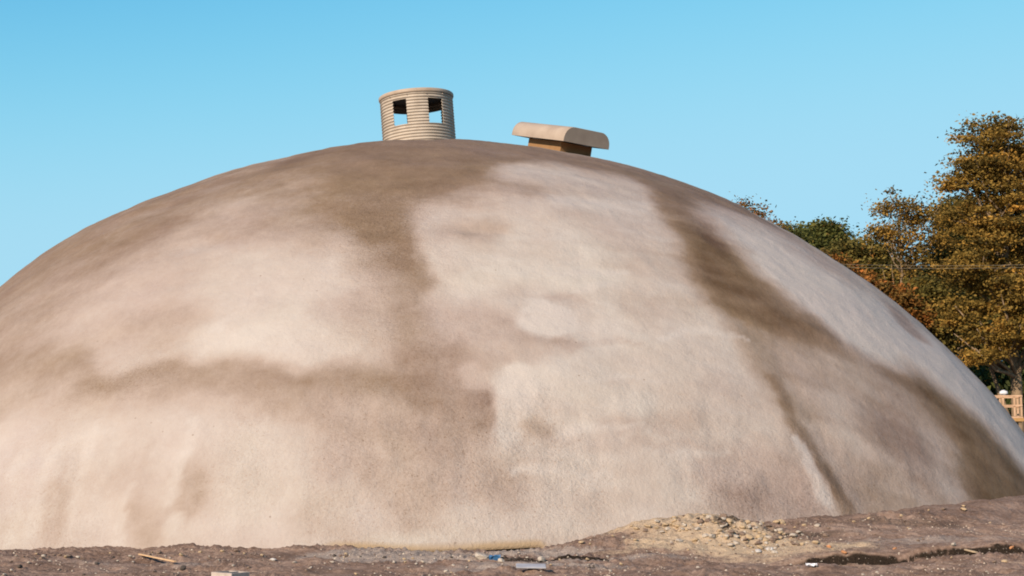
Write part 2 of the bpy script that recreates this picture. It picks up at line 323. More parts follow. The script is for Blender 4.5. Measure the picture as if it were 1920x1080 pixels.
def ground_h(x, y, fine=True):
    x = np.asarray(x, float); y = np.asarray(y, float)
    r = np.hypot(x-DC[0], y-DC[1]); az = np.degrees(np.arctan2(x-DC[0], DC[1]-y))
    zc = contact_z(np.clip(az, -110, 110)); d = r-16.6
    front = -.03+.02*sst(0, 8, x)+.05*sst(5, 8, x)
    reach = 2.6+2.6*sst(3.5, 8, x)
    k = 1-sst(.05, 1, np.maximum(d, 0)/reach)**.8
    z = front*(1-k)+zc*k
    # spoil heap against the dome
    z = z+.10*np.exp(-((x-3.4)/1.5)**2-((y-23.6)/.55)**2)+.05*np.exp(-((x-5.6)/1.6)**2-((y-24.2)/.7)**2)+np.exp(-((x-3.3)/1.3)**2-((y-24.0)/.8)**2)*np.abs(fbm(x*5, y*5, 140, 3))*.20
    # low bank and rut along its foot, right side
    yl = 21.95+.06*(x-4.6)+.10*vnoise(x*1.7, x*0, 5)+.05*vnoise(x*6, x*0, 6)
    on = sst(3.9, 4.7, x)*(1-sst(8.6, 9.4, x))
    z = z+on*.12*sst(-.05, .03, y-yl)*(1-sst(.4, 2.2, y-yl))
    z = z-on*.06*np.exp(-((y-yl+.09)/.06)**2)
    # behind the dome the land climbs towards the trees
    z = np.where(y > 30, z+(sst(34, 62, y)*2.6+sst(60, 160, y)*5)*(1-.35*sst(-5, -60, x)), z)
    far = sst(30, 70, np.hypot(x, y-22)); z = z+far*fbm(x/40, y/40, 70, 3)*2.0
    z = np.where(y < 17, z*(1-sst(17, 10, y)), z)
    if fine:
        w = (1-sst(4, 30, np.abs(x)))*(1-sst(26, 34, y))+.15
        calm = sst(-3.2, -2.4, x)*(1-sst(.6, 1.3, x)); q = sst(.0, .25, d)*(.35+.55*calm)+.65-.55*calm
        z = z+w*q*(fbm(x*.9, y*1.4, 30, 4)*.11+fbm(x*2.5, y*7, 36, 4, .6)*.045+np.abs(fbm(x*9, y*11, 40, 3))*.09*sst(-.25, .3, fbm(x*.7, y*1.1, 44, 2)))
    return z

# ------------------------------------------------------------------ ground
def axis(bands):
    out = []
    for a, b, s in bands:
        n = max(1, int(round((b-a)/s))); out += list(a+(b-a)*np.arange(n)/n)
    return np.array(out+[bands[-1][1]])
gx = axis([(-900,-300,60),(-300,-60,20),(-60,-14,3),(-14,-9.6,.3),(-9.6,11.5,.035),(11.5,16,.3),(16,60,3),(60,300,20),(300,900,60)])
gy = axis([(-300,-40,30),(-40,4,4),(4,17,.8),(17,18.2,.1),(18.2,25.6,.035),(25.6,31.5,.12),(31.5,80,2),(80,300,15),(300,1200,60)])
GX, GY = np.meshgrid(gx, gy); GZ = ground_h(GX, GY)
nx, ny = len(gx), len(gy); ii = (np.arange(ny-1)[:, None]*nx+np.arange(nx-1)[None, :]).ravel()
gm = mesh_np('ground', np.stack([GX, GY, GZ], -1).reshape(-1, 3), np.stack([ii, ii+1, ii+1+nx, ii+nx], 1), True)
# soil kinds: pale broken shotcrete on the heap, grey gravel, dark soil, and shade painted along the rut
px_, py_ = GX+fbm(GX*1.3, GY*1.3, 60, 3)*1.0, GY+fbm(GX*1.3, GY*1.3, 64, 3)*.7
ell = lambda cx, cy, rx, ry, s=1.: np.exp(-(((px_-cx)/rx)**2+((py_-cy)/ry)**2)**1.5)*s
pale = ell(3.1, 24.3, 1.5, 1.2)+ell(4.1, 22.9, 1.6, .6, .85)+ell(2.2, 23.0, 1.5, .35, .5)+ell(4.6, 21.9, 1.2, .4, .3)+ell(7.4, 21.2, 1.3, .25, .35)
grey = ell(-1.9, 22.9, 1.6, .9)+ell(.2, 23.3, .9, .5, .8)+ell(.4, 21.2, 1.5, .35, .7)+ell(6.6, 23.2, 2.0, .6, .55)+ell(-5.2, 21.6, 2.0, .35, .5)+ell(1.6, 22.2, 2.2, .25, .6)
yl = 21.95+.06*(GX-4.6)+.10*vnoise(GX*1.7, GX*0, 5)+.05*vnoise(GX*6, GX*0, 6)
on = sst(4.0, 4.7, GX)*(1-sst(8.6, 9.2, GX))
dark = on*np.exp(-np.abs((GY-yl+.03)/(.028+.035*vnoise(GX*2.3, GX*0, 333)+.02*vnoise(GX*9, GX*0, 334)).clip(.006))**3)*1.3+ell(.95, 22.35, .55, .16, .9)+ell(-.1, 22.25, .9, .12, .6)+ell(4.3, 24.0, 1.6, .35, .55)+ell(3.5, 21.45, 1.6, .2, .35)+ell(6.9, 25.1, 1.5, .5, .45)+ell(3.4, 23.5, .5, .25, .6)+ell(-7.2, 23.0, 1.3, .35, .25)  # first term: near-black shade under the bank's ledge painted into the soil colour
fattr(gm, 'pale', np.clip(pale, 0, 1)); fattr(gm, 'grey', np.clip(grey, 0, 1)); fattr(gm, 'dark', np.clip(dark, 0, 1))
m, nt, b = new_mat('soil', .95, .1)
n1 = noise(nt, 1.3, 6, .6); n2 = noise(nt, 14, 5, .65); n3 = noise(nt, 60, 3, .6)
soil = ramp(nt, math_n(nt, 'MULTIPLY_ADD', n2, .5, math_n(nt, 'MULTIPLY', n1, .5)), [(.34, (.135, .082, .060)), (.5, (.275, .182, .138)), (.68, (.46, .33, .26))])
n2c = math_n(nt, 'MULTIPLY_ADD', math_n(nt, 'SUBTRACT', n2, .5), 1.6, 0)
def cover(base, name, ca, cb):
    f = math_n(nt, 'ADD', attr(nt, name), math_n(nt, 'MULTIPLY', n2c, attr(nt, name)))
    rm = N(nt, 'ShaderNodeMapRange'); rm.interpolation_type = 'SMOOTHSTEP'; rm.inputs[1].default_value = .2; rm.inputs[2].default_value = .75
    nt.links.new(f, rm.inputs[0])
    return mixc(nt, rm.outputs[0], base, ramp(nt, n3, [(.35, ca), (.65, cb)]))
c = cover(soil, 'grey', (.28, .22, .185), (.47, .385, .33))
c = cover(c, 'pale', (.42, .30, .195), (.64, .49, .345))
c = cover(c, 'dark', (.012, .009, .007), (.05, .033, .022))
vo = N(nt, 'ShaderNodeTexVoronoi', feature='F1'); vo.inputs['Scale'].default_value = 26; tc = N(nt, 'ShaderNodeTexCoord'); nt.links.new(tc.outputs['Object'], vo.inputs['Vector'])
sp = N(nt, 'ShaderNodeMapRange'); sp.inputs[1].default_value = .1; sp.inputs[2].default_value = .28; sp.inputs[3].default_value = .5; sp.inputs[4].default_value = 0; nt.links.new(vo.outputs['Distance'], sp.inputs[0])
pick = N(nt, 'ShaderNodeSeparateColor'); nt.links.new(vo.outputs['Color'], pick.inputs[0])
c = mixc(nt, math_n(nt, 'MULTIPLY', sp.outputs[0], math_n(nt, 'GREATER_THAN', pick.outputs[0], .62)), c, (.50, .42, .35))
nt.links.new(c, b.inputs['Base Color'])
pb = bump(nt, b, noise(nt, 9, 6, .7), .6, .05); bump(nt, b, noise(nt, 55, 4, .7), .7, .02, pb)
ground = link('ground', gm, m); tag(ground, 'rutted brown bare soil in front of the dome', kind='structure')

# ------------------------------------------------------------------ the dome
az = np.radians(np.concatenate([np.arange(-180, -105, 3.), np.arange(-105, 105, .33), np.arange(105, 180, 3.)]))
NT = 230; tt = np.linspace(0, 1, NT)**1.0
zb = np.where(np.abs(np.degrees(az)) < 130, contact_z(np.degrees(az)), -.3)
azd = np.degrees(az)
gap = sst(-6.5, -3.5, azd)*(1-sst(8.0, 9.5, azd))
zb = np.where(gap > .0, zb*1.0+.035*gap-.3*(1-gap), zb-.3)
zb = np.where(gap >= .999, contact_z(azd)+.035, zb)
lat0 = np.arcsin((zb-DC[2])/DH)
LAT = lat0[None, :]+(np.pi/2-.0004-lat0[None, :])*tt[:, None]; AZ = np.broadcast_to(az[None, :], LAT.shape)
n = np.stack([np.cos(LAT)*np.sin(AZ), -np.cos(LAT)*np.cos(AZ), np.sin(LAT)], -1)
U, V = lam(n)
rel = fbm(U*2.2, V*2.2, 80, 3)*.18+fbm(U*9, V*9, 84, 4, .6)*.06+fbm(U*7, V*34, 88, 3)*.022
# fold on the right flank: gentle swell on its left, sharp drop on its right
s_, al_ = polydist(U, V, [(.30,.10),(.324,.039),(.36,-.023),(.384,-.081),(.392,-.131),(.411,-.174),(.428,-.208),(.448,-.25),(.47,-.30)])
fade = sst(0, .25, al_)*(.25+.75*sst(.2, .8, al_))
rel = rel+.10*fade*np.where(s_ < 0, np.exp(-(s_/.05)**2), np.exp(-(s_/.022)**2))
# trowel folds low on the left, seam along the left shoulder
for pts, hgt, w in [([(-.207,-.18),(-.221,-.255),(-.227,-.313)], .010, .012), ([(-.25,-.2),(-.262,-.251),(-.269,-.295)], .010, .013), ([(-.363,-.179),(-.375,-.23),(-.379,-.277)], .012, .014),
                    ([(-.346,-.188),(-.352,-.24),(-.354,-.284)], .010, .011), ([(-.431,.30),(-.33,.37),(-.231,.42)], .05, .02), ([(-.31,-.18),(-.32,-.25),(-.325,-.3)], .008, .013)]:
    s_, al_ = polydist(U, V, pts); rel = rel+hgt*np.exp(-(s_/w)**2)*sst(0, .2, al_)*(1-sst(.85, 1, al_)*.5)
for (cu, cv, ru, rv, hh) in [(.057,.112,.035,.012,-.05), (-.26,.13,.04,.02,-.06), (.463,.045,.05,.012,.05), (-.33,-.035,.04,.02,-.05)]:
    rel = rel+hh*np.exp(-((U-cu)/ru)**2-((V-cv)/rv)**2)
low = 1-sst(-.3, -.02, V); rough = sst(-.1, .35, fbm(U*5, V*4, 90, 3)*1.6+low*.35)
rel = rel+fbm(U*85, V*45, 93, 3, .6)*.036*(rough*low+.15)
edge = sst(0, .06, tt)[:, None]; top = 1-sst(.93, 1, tt)[:, None]
rel = rel*(.25+.75*edge)*top
P = n*np.array([DA, DA, DH])+DC + n*rel[..., None]
na = len(az); idx = np.arange(NT*na).reshape(NT, na); j2 = np.roll(idx, -1, axis=1)
F = np.stack([idx[:-1], j2[:-1], j2[1:], idx[1:]], -1).reshape(-1, 4)
# the shell's foot turns inward, so its thickness shows where the soil has fallen away
foot = P[0]-n[0]*np.array([.16, .16, 0]); foot[:, 2] = P[0][:, 2]+.004
nf = NT*na; fi = np.arange(na)+nf; up = foot.copy(); up[:, 2] += .5; up -= n[0]*np.array([.3, .3, 0]); ui = fi+na
F2 = np.stack([fi, np.roll(fi, -1), j2[0], idx[0]], -1); F3 = np.stack([ui, np.roll(ui, -1), np.roll(fi, -1), fi], -1)
dm = mesh_np('dome', np.concatenate([P.reshape(-1, 3), foot, up]), np.concatenate([F, F2, F3]), True)
tone, warm = stains(U, V)
back = sst(.35, .6, n[..., 1])             # far side, not in the photograph
tone = tone*(1-back)+(.6+fbm(U*4, V*4, 97, 3)*.6)*back
ext = lambda a: np.concatenate([a.ravel(), a[0], a[0]])
skirt = (1-sst(.07, .15, (P[..., 2]-zb[None, :])+fbm(U*30, V*0, 99, 2)*.07))*(gap[None, :])
fattr(dm, 'tone', ext(tone)); fattr(dm, 'warm', ext(warm)); fattr(dm, 'skirt', ext(skirt)); grain = rough*low
for gu, gv, ru, rv, gs in [(-.04,.06,.07,.09,1.), (-.06,.16,.07,.07,.8), (-.15,-.24,.04,.07,1.1), (.35,-.26,.05,.035,1.3), (-.03,-.08,.10,.04,.6), (.11,-.23,.06,.05,.7), (-.29,-.1,.05,.03,.9)]:
    grain = grain+gs*np.exp(-((U-gu)/ru)**2-((V-gv)/rv)**2)
fattr(dm, 'grain', ext(np.clip(grain, 0, 1.3)))
m, nt, b = new_mat('shotcrete', .92, .12)
nA = noise(nt, 1.1, 6, .6); nB = noise(nt, 6, 6, .7); nC = noise(nt, 26, 4, .75)
tn = math_n(nt, 'MULTIPLY_ADD', math_n(nt, 'SUBTRACT', nA, .5), .22, attr(nt, 'tone'))
tn = math_n(nt, 'MULTIPLY_ADD', math_n(nt, 'SUBTRACT', nB, .5), .23, tn)
gr = attr(nt, 'grain')
tn = math_n(nt, 'MULTIPLY_ADD', math_n(nt, 'SUBTRACT', nC, .5), math_n(nt, 'MULTIPLY_ADD', gr, .36, .10), tn)
spk = noise(nt, 17, 3, .8); spk = math_n(nt, 'MAXIMUM', math_n(nt, 'SUBTRACT', spk, .60), 0); tn = math_n(nt, 'SUBTRACT', tn, math_n(nt, 'MULTIPLY', spk, math_n(nt, 'MULTIPLY_ADD', gr, 2.6, .3)))
pink = ramp(nt, tn, [(.02, (.130, .078, .058)), (.3, (.240, .166, .135)), (.6, (.41, .323, .285)), (.95, (.53, .460, .426))])
ochr = ramp(nt, tn, [(.02, (.118, .070, .034)), (.3, (.240, .165, .105)), (.6, (.412, .330, .270)), (.95, (.53, .474, .418))])
wm = math_n(nt, 'MULTIPLY_ADD', math_n(nt, 'SUBTRACT', noise(nt, .6, 4), .5), 1.0, attr(nt, 'warm'))
wm.node.use_clamp = True
cc = mixc(nt, wm, pink, ochr)
cc = mixc(nt, attr(nt, 'skirt'), cc, (.40, .29, .185))
# pits and spatter
vo = N(nt, 'ShaderNodeTexVoronoi', feature='F1'); vo.inputs['Scale'].default_value = 3.2; tc = N(nt, 'ShaderNodeTexCoord'); nt.links.new(tc.outputs['Object'], vo.inputs['Vector'])
pt = N(nt, 'ShaderNodeMapRange'); pt.inputs[1].default_value = .04; pt.inputs[2].default_value = .08; pt.inputs[3].default_value = .55; pt.inputs[4].default_value = 0; nt.links.new(vo.outputs['Distance'], pt.inputs[0])
sc_ = N(nt, 'ShaderNodeSeparateColor'); nt.links.new(vo.outputs['Color'], sc_.inputs[0])
cc = mixc(nt, math_n(nt, 'MULTIPLY', pt.outputs[0], math_n(nt, 'GREATER_THAN', sc_.outputs[0], .72)), cc, (.20, .14, .10))
nt.links.new(cc, b.inputs['Base Color'])
pb = bump(nt, b, noise(nt, 3.5, 5, .6), .4, .06); pb = bump(nt, b, noise(nt, 13, 5, .7), .75, .03, pb); bump(nt, b, noise(nt, 45, 3, .6), .6, .008, pb)
mid = [n_ for n_ in nt.nodes if n_.type == 'BUMP'][1]; nt.links.new(math_n(nt, 'MULTIPLY_ADD', gr, .65, .32), mid.inputs['Strength'])
dome = link('concrete_dome', dm, m)
tag(dome, 'huge sprayed concrete dome with cream skin and brown damp stains, filling the picture', 'dome')

def dome_point(u_deg, fwd_deg, out=0.):
    """point on the skin: degrees to the right of the apex and towards the street"""
    a, f_ = R(u_deg), R(fwd_deg); v = np.array([math.sin(a), -math.sin(f_)*math.cos(a), math.cos(f_)*math.cos(a)])
    return Vector(v*np.array([DA+out, DA+out, DH+out])+DC)

# ------------------------------------------------------------------ corrugated vent pipe on the apex
def metal(name, c1, c2):
    return simple(name, c1, c2, 3, .6, .15, .004, .3)
m_pipe = metal('sprayed_corrugated_metal', (.45, .375, .30), (.58, .49, .40))
def vent_pipe():
    base = dome_point(-2.37, 0.5)
    root = empty('vent_pipe', base, (R(1.0), R(-4.6), 0))
    tag(root, 'round corrugated metal vent pipe with square openings, standing on top of the dome', 'vent')
    RAD, H0, H1, pitch, amp = 1.045, -.35, 1.66, .088, .019
    wins = []                                      # (azimuth centre, half width deg, z0, z1)
    wins = [(-25.5, 12.2, .74, 1.47), (34.0, 13.0, .73, 1.46), (152.5, 12.5, .74, 1.46), (213.0, 12.5, .74, 1.46)]
    zs = sorted(set(list(np.arange(H0, H1, .011))+[.73, .74, 1.46, 1.47])); azs = list(np.arange(-180, 180, 1.5))
    for a, hw, z0, z1 in wins: azs += [((a-hw+180) % 360)-180, ((a+hw+180) % 360)-180]
    azs = sorted(set(np.round(azs, 4)))
    verts = []; na_, nz = len(azs), len(zs); th = .014
    for s in (0, 1):
        for z in zs:
            r = RAD+amp*math.sin(2*math.pi*z/pitch)-s*th
            for a in azs: verts.append((r*math.sin(R(a)), -r*math.cos(R(a)), z))
    def inside(a, z):
        for c_, hw, z0, z1 in wins:
            if abs((a-c_+180) % 360-180) < hw and z0 < z < z1: return True
        return False
    F = []; solid = {}
    for i in range(nz-1):
        for j in range(na_):
            a0 = azs[j]; a1 = azs[(j+1) % na_]; a1 = a1+360 if a1 < a0 else a1
            solid[i, j] = not inside((a0+a1)/2, (zs[i]+zs[i+1])/2)
    o = nz*na_
    for (i, j), s in solid.items():
        if not s: continue
        k = (j+1) % na_; a, b_, c_, d = i*na_+j, i*na_+k, (i+1)*na_+k, (i+1)*na_+j
        F.append((a, b_, c_, d)); F.append((a+o, d+o, c_+o, b_+o))
        if i == 0 or not solid[i-1, j]: F.append((a, a+o, b_+o, b_))
        if i == nz-2 or not solid[i+1, j]: F.append((d, c_, c_+o, d+o))
        if not solid[i, (j-1) % na_]: F.append((a, d, d+o, a+o))
        if not solid[i, k]: F.append((b_, b_+o, c_+o, c_))
    me = bpy.data.meshes.new('corrugated_wall'); me.from_pydata(verts, [], F); me.update()
    for p in me.polygons: p.use_smooth = False
    link('corrugated_wall', me, m_pipe, root)
    # rolled rim
    prof = [(RAD-.02, 1.645), (RAD+.03, 1.64), (RAD+.045, 1.67), (RAD+.045, 1.725), (RAD+.03, 1.745), (RAD-.0, 1.745), (RAD-.02, 1.73)]
    V = []; F = []; n_ = 96
    for i in range(n_):
        a = 2*math.pi*i/n_
        for r, z in prof: V.append((r*math.sin(a), -r*math.cos(a), z))
    k = len(prof)
    for i in range(n_):
        for j in range(k): F.append((i*k+j, ((i+1) % n_)*k+j, ((i+1) % n_)*k+(j+1) % k, i*k+(j+1) % k))
    rb = MB(); rb.add(V, F); rb.build('rim', metal('rim_metal', (.40, .30, .22), (.52, .41, .32)), root)
    lid = MB(); V = [(0, 0, 1.705)]; F = []
    for i in range(n_): V.append(((RAD-.01)*math.sin(2*math.pi*i/n_), -(RAD-.01)*math.cos(2*math.pi*i/n_), 1.695))
    V2 = [(x, y, z+.02) for x, y, z in V]
    for i in range(n_): F.append((0, 1+(i+1) % n_, 1+i)); 
    nn = n_+1
    for i in range(n_): F.append((nn, nn+1+i, nn+1+(i+1) % n_))
    lid.add(V+V2, F); lid.build('lid', metal('dull_lid_metal', (.10, .09, .08), (.16, .14, .12)), root)
    # bolts under the rim
    for a in (-42, -12, 18, 48):
        mb = MB(); r = RAD+.022; p = Vector((r*math.sin(R(a)), -r*math.cos(R(a)), 1.60)); q = Vector((math.sin(R(a)), -math.cos(R(a)), 0))
        mb.tube([p-q*.02, p+q*.022], [.016, .014], 6); mb.build('bolt', m_pipe, root)
    return root
vent_pipe()

# ------------------------------------------------------------------ hooded roof ventilator
def hood():
    base = dome_point(9.8, 9.0, -.17)
    rot = (Matrix.Rotation(R(9.3), 3, 'Y') @ Matrix.Rotation(R(10.5), 3, 'X') @ Matrix.Rotation(R(-49), 3, 'Z')).to_euler()
    root = empty('roof_ventilator', base, rot)
    tag(root, 'low box ventilator under a tan round-edged hood, right of the vent pipe', 'ventilator')
    # local -x..+x : long axis of the roll; its end face looks along +x. near corner = (+x,-y)
    L, W, z0, z1, rr = 2.16, 1.66, .43, .84, .34
    prof = []
    prof.append((-W/2, z0)); prof.append((-W/2+.0, z0+.06))
    for k in range(0, 9): 
        a = R(180-90*k/8); prof.append((-W/2+rr+rr*math.cos(a), z1-rr+rr*math.sin(a)))
    for k in range(0, 9):
        a = R(90-90*k/8); prof.append((W/2-rr+rr*math.cos(a), z1-rr+rr*math.sin(a)))
    prof.append((W/2, z0+.06)); prof.append((W/2, z0))
    V = []; n_ = len(prof); t = .03
    xs = [-L/2, -L/2+.02, L/2-.02, L/2]
    for i, x in enumerate(xs):
        s = .985 if i in (0, 3) else 1
        for y, z in prof: V.append((x, y*s, z0+(z-z0)*s if z > z0 else z))
    F = []
    for i in range(3):
        for k in range(n_-1): F.append((i*n_+k, i*n_+k+1, (i+1)*n_+k+1, (i+1)*n_+k))
    F.append(tuple(range(n_-1, -1, -1))); F.append(tuple(3*n_+k for k in range(n_)))
    # inner underside, recessed
    mb = MB(); mb.add(V, F)
    mb.box((0, 0, z0+.03), (L-.05, W-.05, .03))
    o = mb.build('hood', simple('tan_fibreglass', (.37, .285, .225), (.46, .365, .29), 2.2, .7, .12, .004), root, False)
    for p in o.data.polygons: p.use_smooth = len(p.vertices) == 4 and abs(p.normal.x) < .3
    c_ = MB(); bl, bw = 1.36, 1.12
    c_.box((.03, .0, .09), (bl, bw, .66), None, .01)
    c_.build('curb', simple('ochre_curb', (.27, .145, .062), (.33, .19, .09), 4, .8, .2, .004), root)
    for sx in (-1, 1):
        for sy in (-1, 1):
            s = MB(); s.box((.03+sx*(bl/2-.05), sy*(bw/2-.05), z0+.01), (.05, .05, .05)); s.build('bracket', metal('bracket_metal', (.1, .09, .08), (.15, .13, .12)), root)
    return root
hood()

# ------------------------------------------------------------------ trees
def leaf_mat(name, stops, transl=.35):
    m, nt, b = new_mat(name, .75, .15); stops = [(p, tuple(v*1.35 for v in c)) for p, c in stops]
    a = attr(nt, 'leaf_tone'); c_ = ramp(nt, a, stops)
    nt.links.new(c_, b.inputs['Base Color'])
    tr = N(nt, 'ShaderNodeBsdfTranslucent'); nt.links.new(c_, tr.inputs[0]); mx = N(nt, 'ShaderNodeMixShader'); mx.inputs[0].default_value = transl
    out = nt.nodes['Material Output']; nt.links.new(b.outputs[0], mx.inputs[1]); nt.links.new(tr.outputs[0], mx.inputs[2]); nt.links.new(mx.outputs[0], out.inputs[0])
    return m
L_GOLD = leaf_mat('olive_gold_leaves', [(0, (.075, .054, .014)), (.4, (.245, .155, .034)), (.75, (.38, .22, .048)), (1, (.50, .26, .05))])
L_ORANGE = leaf_mat('orange_brown_leaves', [(0, (.06, .05, .016)), (.35, (.17, .10, .026)), (.7, (.32, .13, .03)), (1, (.52, .17, .04))])
L_GREEN = leaf_mat('green_leaves', [(0, (.04, .05, .016)), (.5, (.12, .125, .034)), (.85, (.16, .14, .032)), (1, (.32, .16, .04))])
L_OLIVE = leaf_mat('olive_leaves', [(0, (.055, .054, .018)), (.5, (.17, .135, .034)), (.85, (.24, .155, .032)), (1, (.36, .17, .04))])
BARK = simple('bark', (.17, .12, .075), (.34, .24, .15), 5, .9, .6, .02)
BARK_D = simple('dark_bark', (.05, .04, .03), (.11, .085, .06), 5, .9, .6, .02)

def make_tree(name, x, y, top, crown, leafm, label, seed, tips=320, leaves=70, leaf=.13, trunk_r=.2, lean=(0, 0), bark=BARK, group='trees beyond the dome', tuft=(.55, .26), second=None, bare=.0, cat='tree'):
    """crown = list of ellipsoid lobes (dx, dy, z_abs, rx, ry, rz) the twigs end in"""
    rs = np.random.RandomState(seed); z0 = float(ground_h(x, y, False)); root = empty(name, (x, y, z0)); tag(root, label, cat, group)
    mb = MB(); n_ = 9; hz = top-z0
    # central leader with a little wander
    wob = [(rs.randn()*.12, rs.randn()*.12) for _ in range(n_)]; lead = []
    for i in range(n_):
        t = i/(n_-1); w_ = t*.8
        lead.append(Vector((lean[0]*t**1.3+wob[i][0]*w_*1.5, lean[1]*t+wob[i][1]*w_*1.5, -.2+(hz*.93+.2)*t)))
    mb.tube(lead, [trunk_r*(1-.88*(i/(n_-1))**.9)*(1.25 if i == 0 else 1) for i in range(n_)], 10)
    if second:
        pts = [Vector((second[0]*t+.05*math.sin(5*t), second[1]*t, -.2+second[2]*t)) for t in np.linspace(0, 1, 7)]
        mb.tube(pts, [trunk_r*.62*(1-.8*t) for t in np.linspace(0, 1, 7)], 8)
    T = []; vol = np.array([c_[3]*c_[4]*c_[5] for c_ in crown])**.75; cnt = np.maximum(3, (tips*vol/vol.sum()).astype(int))
    for c_, k in zip(crown, cnt):
        d = rs.randn(k, 3); d /= np.linalg.norm(d, axis=1)[:, None]; r = rs.rand(k)**.42
        q = d*r[:, None]*np.array(c_[3:6]); q += rs.randn(k, 3)*.12*np.array(c_[3:6])
        ctr = np.array([c_[0], c_[1], c_[2]-z0]); T.append(np.concatenate([q+ctr, np.tile(ctr, (k, 1))], 1))
    T = np.concatenate(T)
    # limbs: every lobe gets a few boughs, twigs leave them
    for c_ in crown:
        ctr = Vector((c_[0], c_[1], c_[2]-z0))
        for k in range(3):
            end = ctr+Vector((rs.randn()*.45*c_[3], rs.randn()*.45*c_[4], rs.rand()*.5*c_[5]))
            hb = max(.25*hz, min(.85*hz, end.z-.5*math.hypot(end.x, end.y)-.6)); i0 = hb/hz*(n_-1); i_ = int(i0)
            st = lead[i_].lerp(lead[min(i_+1, n_-1)], i0-i_); mid = st.lerp(end, .5)+Vector((rs.randn()*.15, rs.randn()*.15, -.15+rs.randn()*.1))
            r0 = trunk_r*(.42-.25*hb/hz)
            mb.tube([st, st.lerp(mid, .5)+Vector((0, 0, .05)), mid, end], [r0, r0*.75, r0*.55, r0*.18], 5)
    for p in T[::2]:
        e_ = Vector(p[:3]); c_ = Vector(p[3:]); s = e_.lerp(c_, .55)+Vector((0, 0, -.2)); mb.tube([s, s.lerp(e_, .55)+Vector(rs.randn(3)*.06), e_], [.028, .018, .007], 3, False)
    tr = mb.build('trunk', bark, root, True)
    # foliage: flat tufts of small leaves round each twig end
    k = len(T); M_ = (leaves*(0.5+rs.rand(k)**1.2)).astype(int)
    if bare > 0: M_ = np.where(rs.rand(k) < bare, M_//5, M_)
    rep = np.repeat(np.arange(k), M_); n2_ = len(rep); size = (.6+.8*rs.rand(k))[rep]
    pos = T[rep, :3]+rs.randn(n2_, 3)*np.array([tuft[0], tuft[0], tuft[1]])*.55*size[:, None]
    outw = T[:, :2]-np.array([0, 0]); pos[:, 2] -= .10*np.hypot(pos[:, 0]-T[rep, 0], pos[:, 1]-T[rep, 1])
    nrm = rs.randn(n2_, 3); nrm[:, 2] = np.abs(nrm[:, 2])+.6; nrm /= np.linalg.norm(nrm, axis=1)[:, None]
    a = np.cross(nrm, rs.randn(n2_, 3)); a /= np.linalg.norm(a, axis=1)[:, None]; b_ = np.cross(nrm, a)
    ls = leaf*(.6+.8*rs.rand(n2_))[:, None]; a *= ls*.75; b_ *= ls*.45
    V = np.stack([pos-a, pos-b_+nrm*.01, pos+a, pos+b_+nrm*.01], 1).reshape(-1, 3); F = np.arange(n2_*4).reshape(-1, 4)
    me = mesh_np('crown', V, F); tv = np.clip(.42+.22*rs.randn(k)[rep]+.09*rs.randn(n2_), 0, 1); fattr(me, 'leaf_tone', np.repeat(tv, 4))
    link('crown', me, leafm, root)
    return root

def pxx(px, d): return (px-960)/2667*d          # bearing -> metres east at a distance
def pxz(py, d): return 1.65+(848-py)/2667*d
def tree_at(px, d, top_py, lobes, **k):
    """lobes given by bearing, height and half-extents, turned into metres at the tree's own distance"""
    X = pxx(px, d); L = [((pxx(a, d)-X), dy, pxz(b_, d), rx*d/2667, ry*d/2667*1.1, rz*d/2667) for a, b_, dy, rx, ry, rz in lobes]
    return make_tree(x=X, y=d, top=pxz(top_py, d), crown=L, **k)

tree_at(1904, 50, 205, [(1888, 232, 0, 42, 50, 26), (1872, 262, 0, 58, 60, 34), (1840, 310, 0, 55, 55, 30), (1900, 330, 0, 80, 80, 55), (1810, 335, .3, 30, 40, 14), (1870, 410, 0, 85, 90, 50), (1960, 300, 1, 60, 70, 60), (1960, 430, 1, 80, 70, 70),
        (1840, 500, -.3, 80, 80, 45), (1900, 560, -.8, 80, 80, 45), (1800, 590, -.2, 45, 50, 30), (1845, 632, -1.2, 55, 60, 26), (1945, 630, -.8, 50, 60, 30), (1822, 668, -1.2, 26, 40, 16), (1980, 560, 0, 60, 60, 60)],
        name='gold_leaf_tree', leafm=L_GOLD, label='tallest tree, olive-gold in layered tufts, at the right edge with its trunk showing', seed=21, tips=680, leaves=125, leaf=.085, trunk_r=.25, lean=(-.2, 0), second=(-1.0, .3, 4.2), tuft=(.5, .15), bare=.22)
tree_at(1700, 56, 345, [(1690, 385, 0, 45, 50, 32), (1665, 430, 0, 36, 45, 26), (1730, 400, .4, 30, 40, 28), (1700, 450, 0, 48, 50, 30), (1765, 385, 0, 28, 40, 32), (1760, 440, .5, 40, 50, 40), (1710, 500, 0, 50, 50, 26)],
        name='sparse_tree', leafm=L_GOLD, label='sparse round-topped tree with sky showing through, left of the tallest tree', seed=5, tips=210, leaves=50, leaf=.09, trunk_r=.15, bare=.35, tuft=(.42, .25))
tree_at(1800, 59, 370, [(1805, 395, 0, 32, 40, 30), (1800, 480, 0, 45, 50, 50), (1835, 450, 0, 45, 60, 60), (1775, 550, 0, 55, 60, 40)],
        name='olive_tree', leafm=L_OLIVE, label='olive tree filling the gap between the sparse tree and the tallest tree', seed=8, tips=260, leaves=130, leaf=.11, trunk_r=.2)
tree_at(1548, 68, 412, [(1548, 434, 0, 36, 40, 24), (1515, 452, 0, 28, 40, 22), (1530, 470, 0, 36, 40, 28), (1575, 462, 0, 28, 40, 22), (1590, 480, 0, 22, 40, 22), (1560, 500, 0, 55, 50, 28)],
        name='green_tree', leafm=L_GREEN, label='dark green bushy tree rising just above the dome shoulder', seed=31, tips=240, leaves=140, leaf=.12, trunk_r=.2)
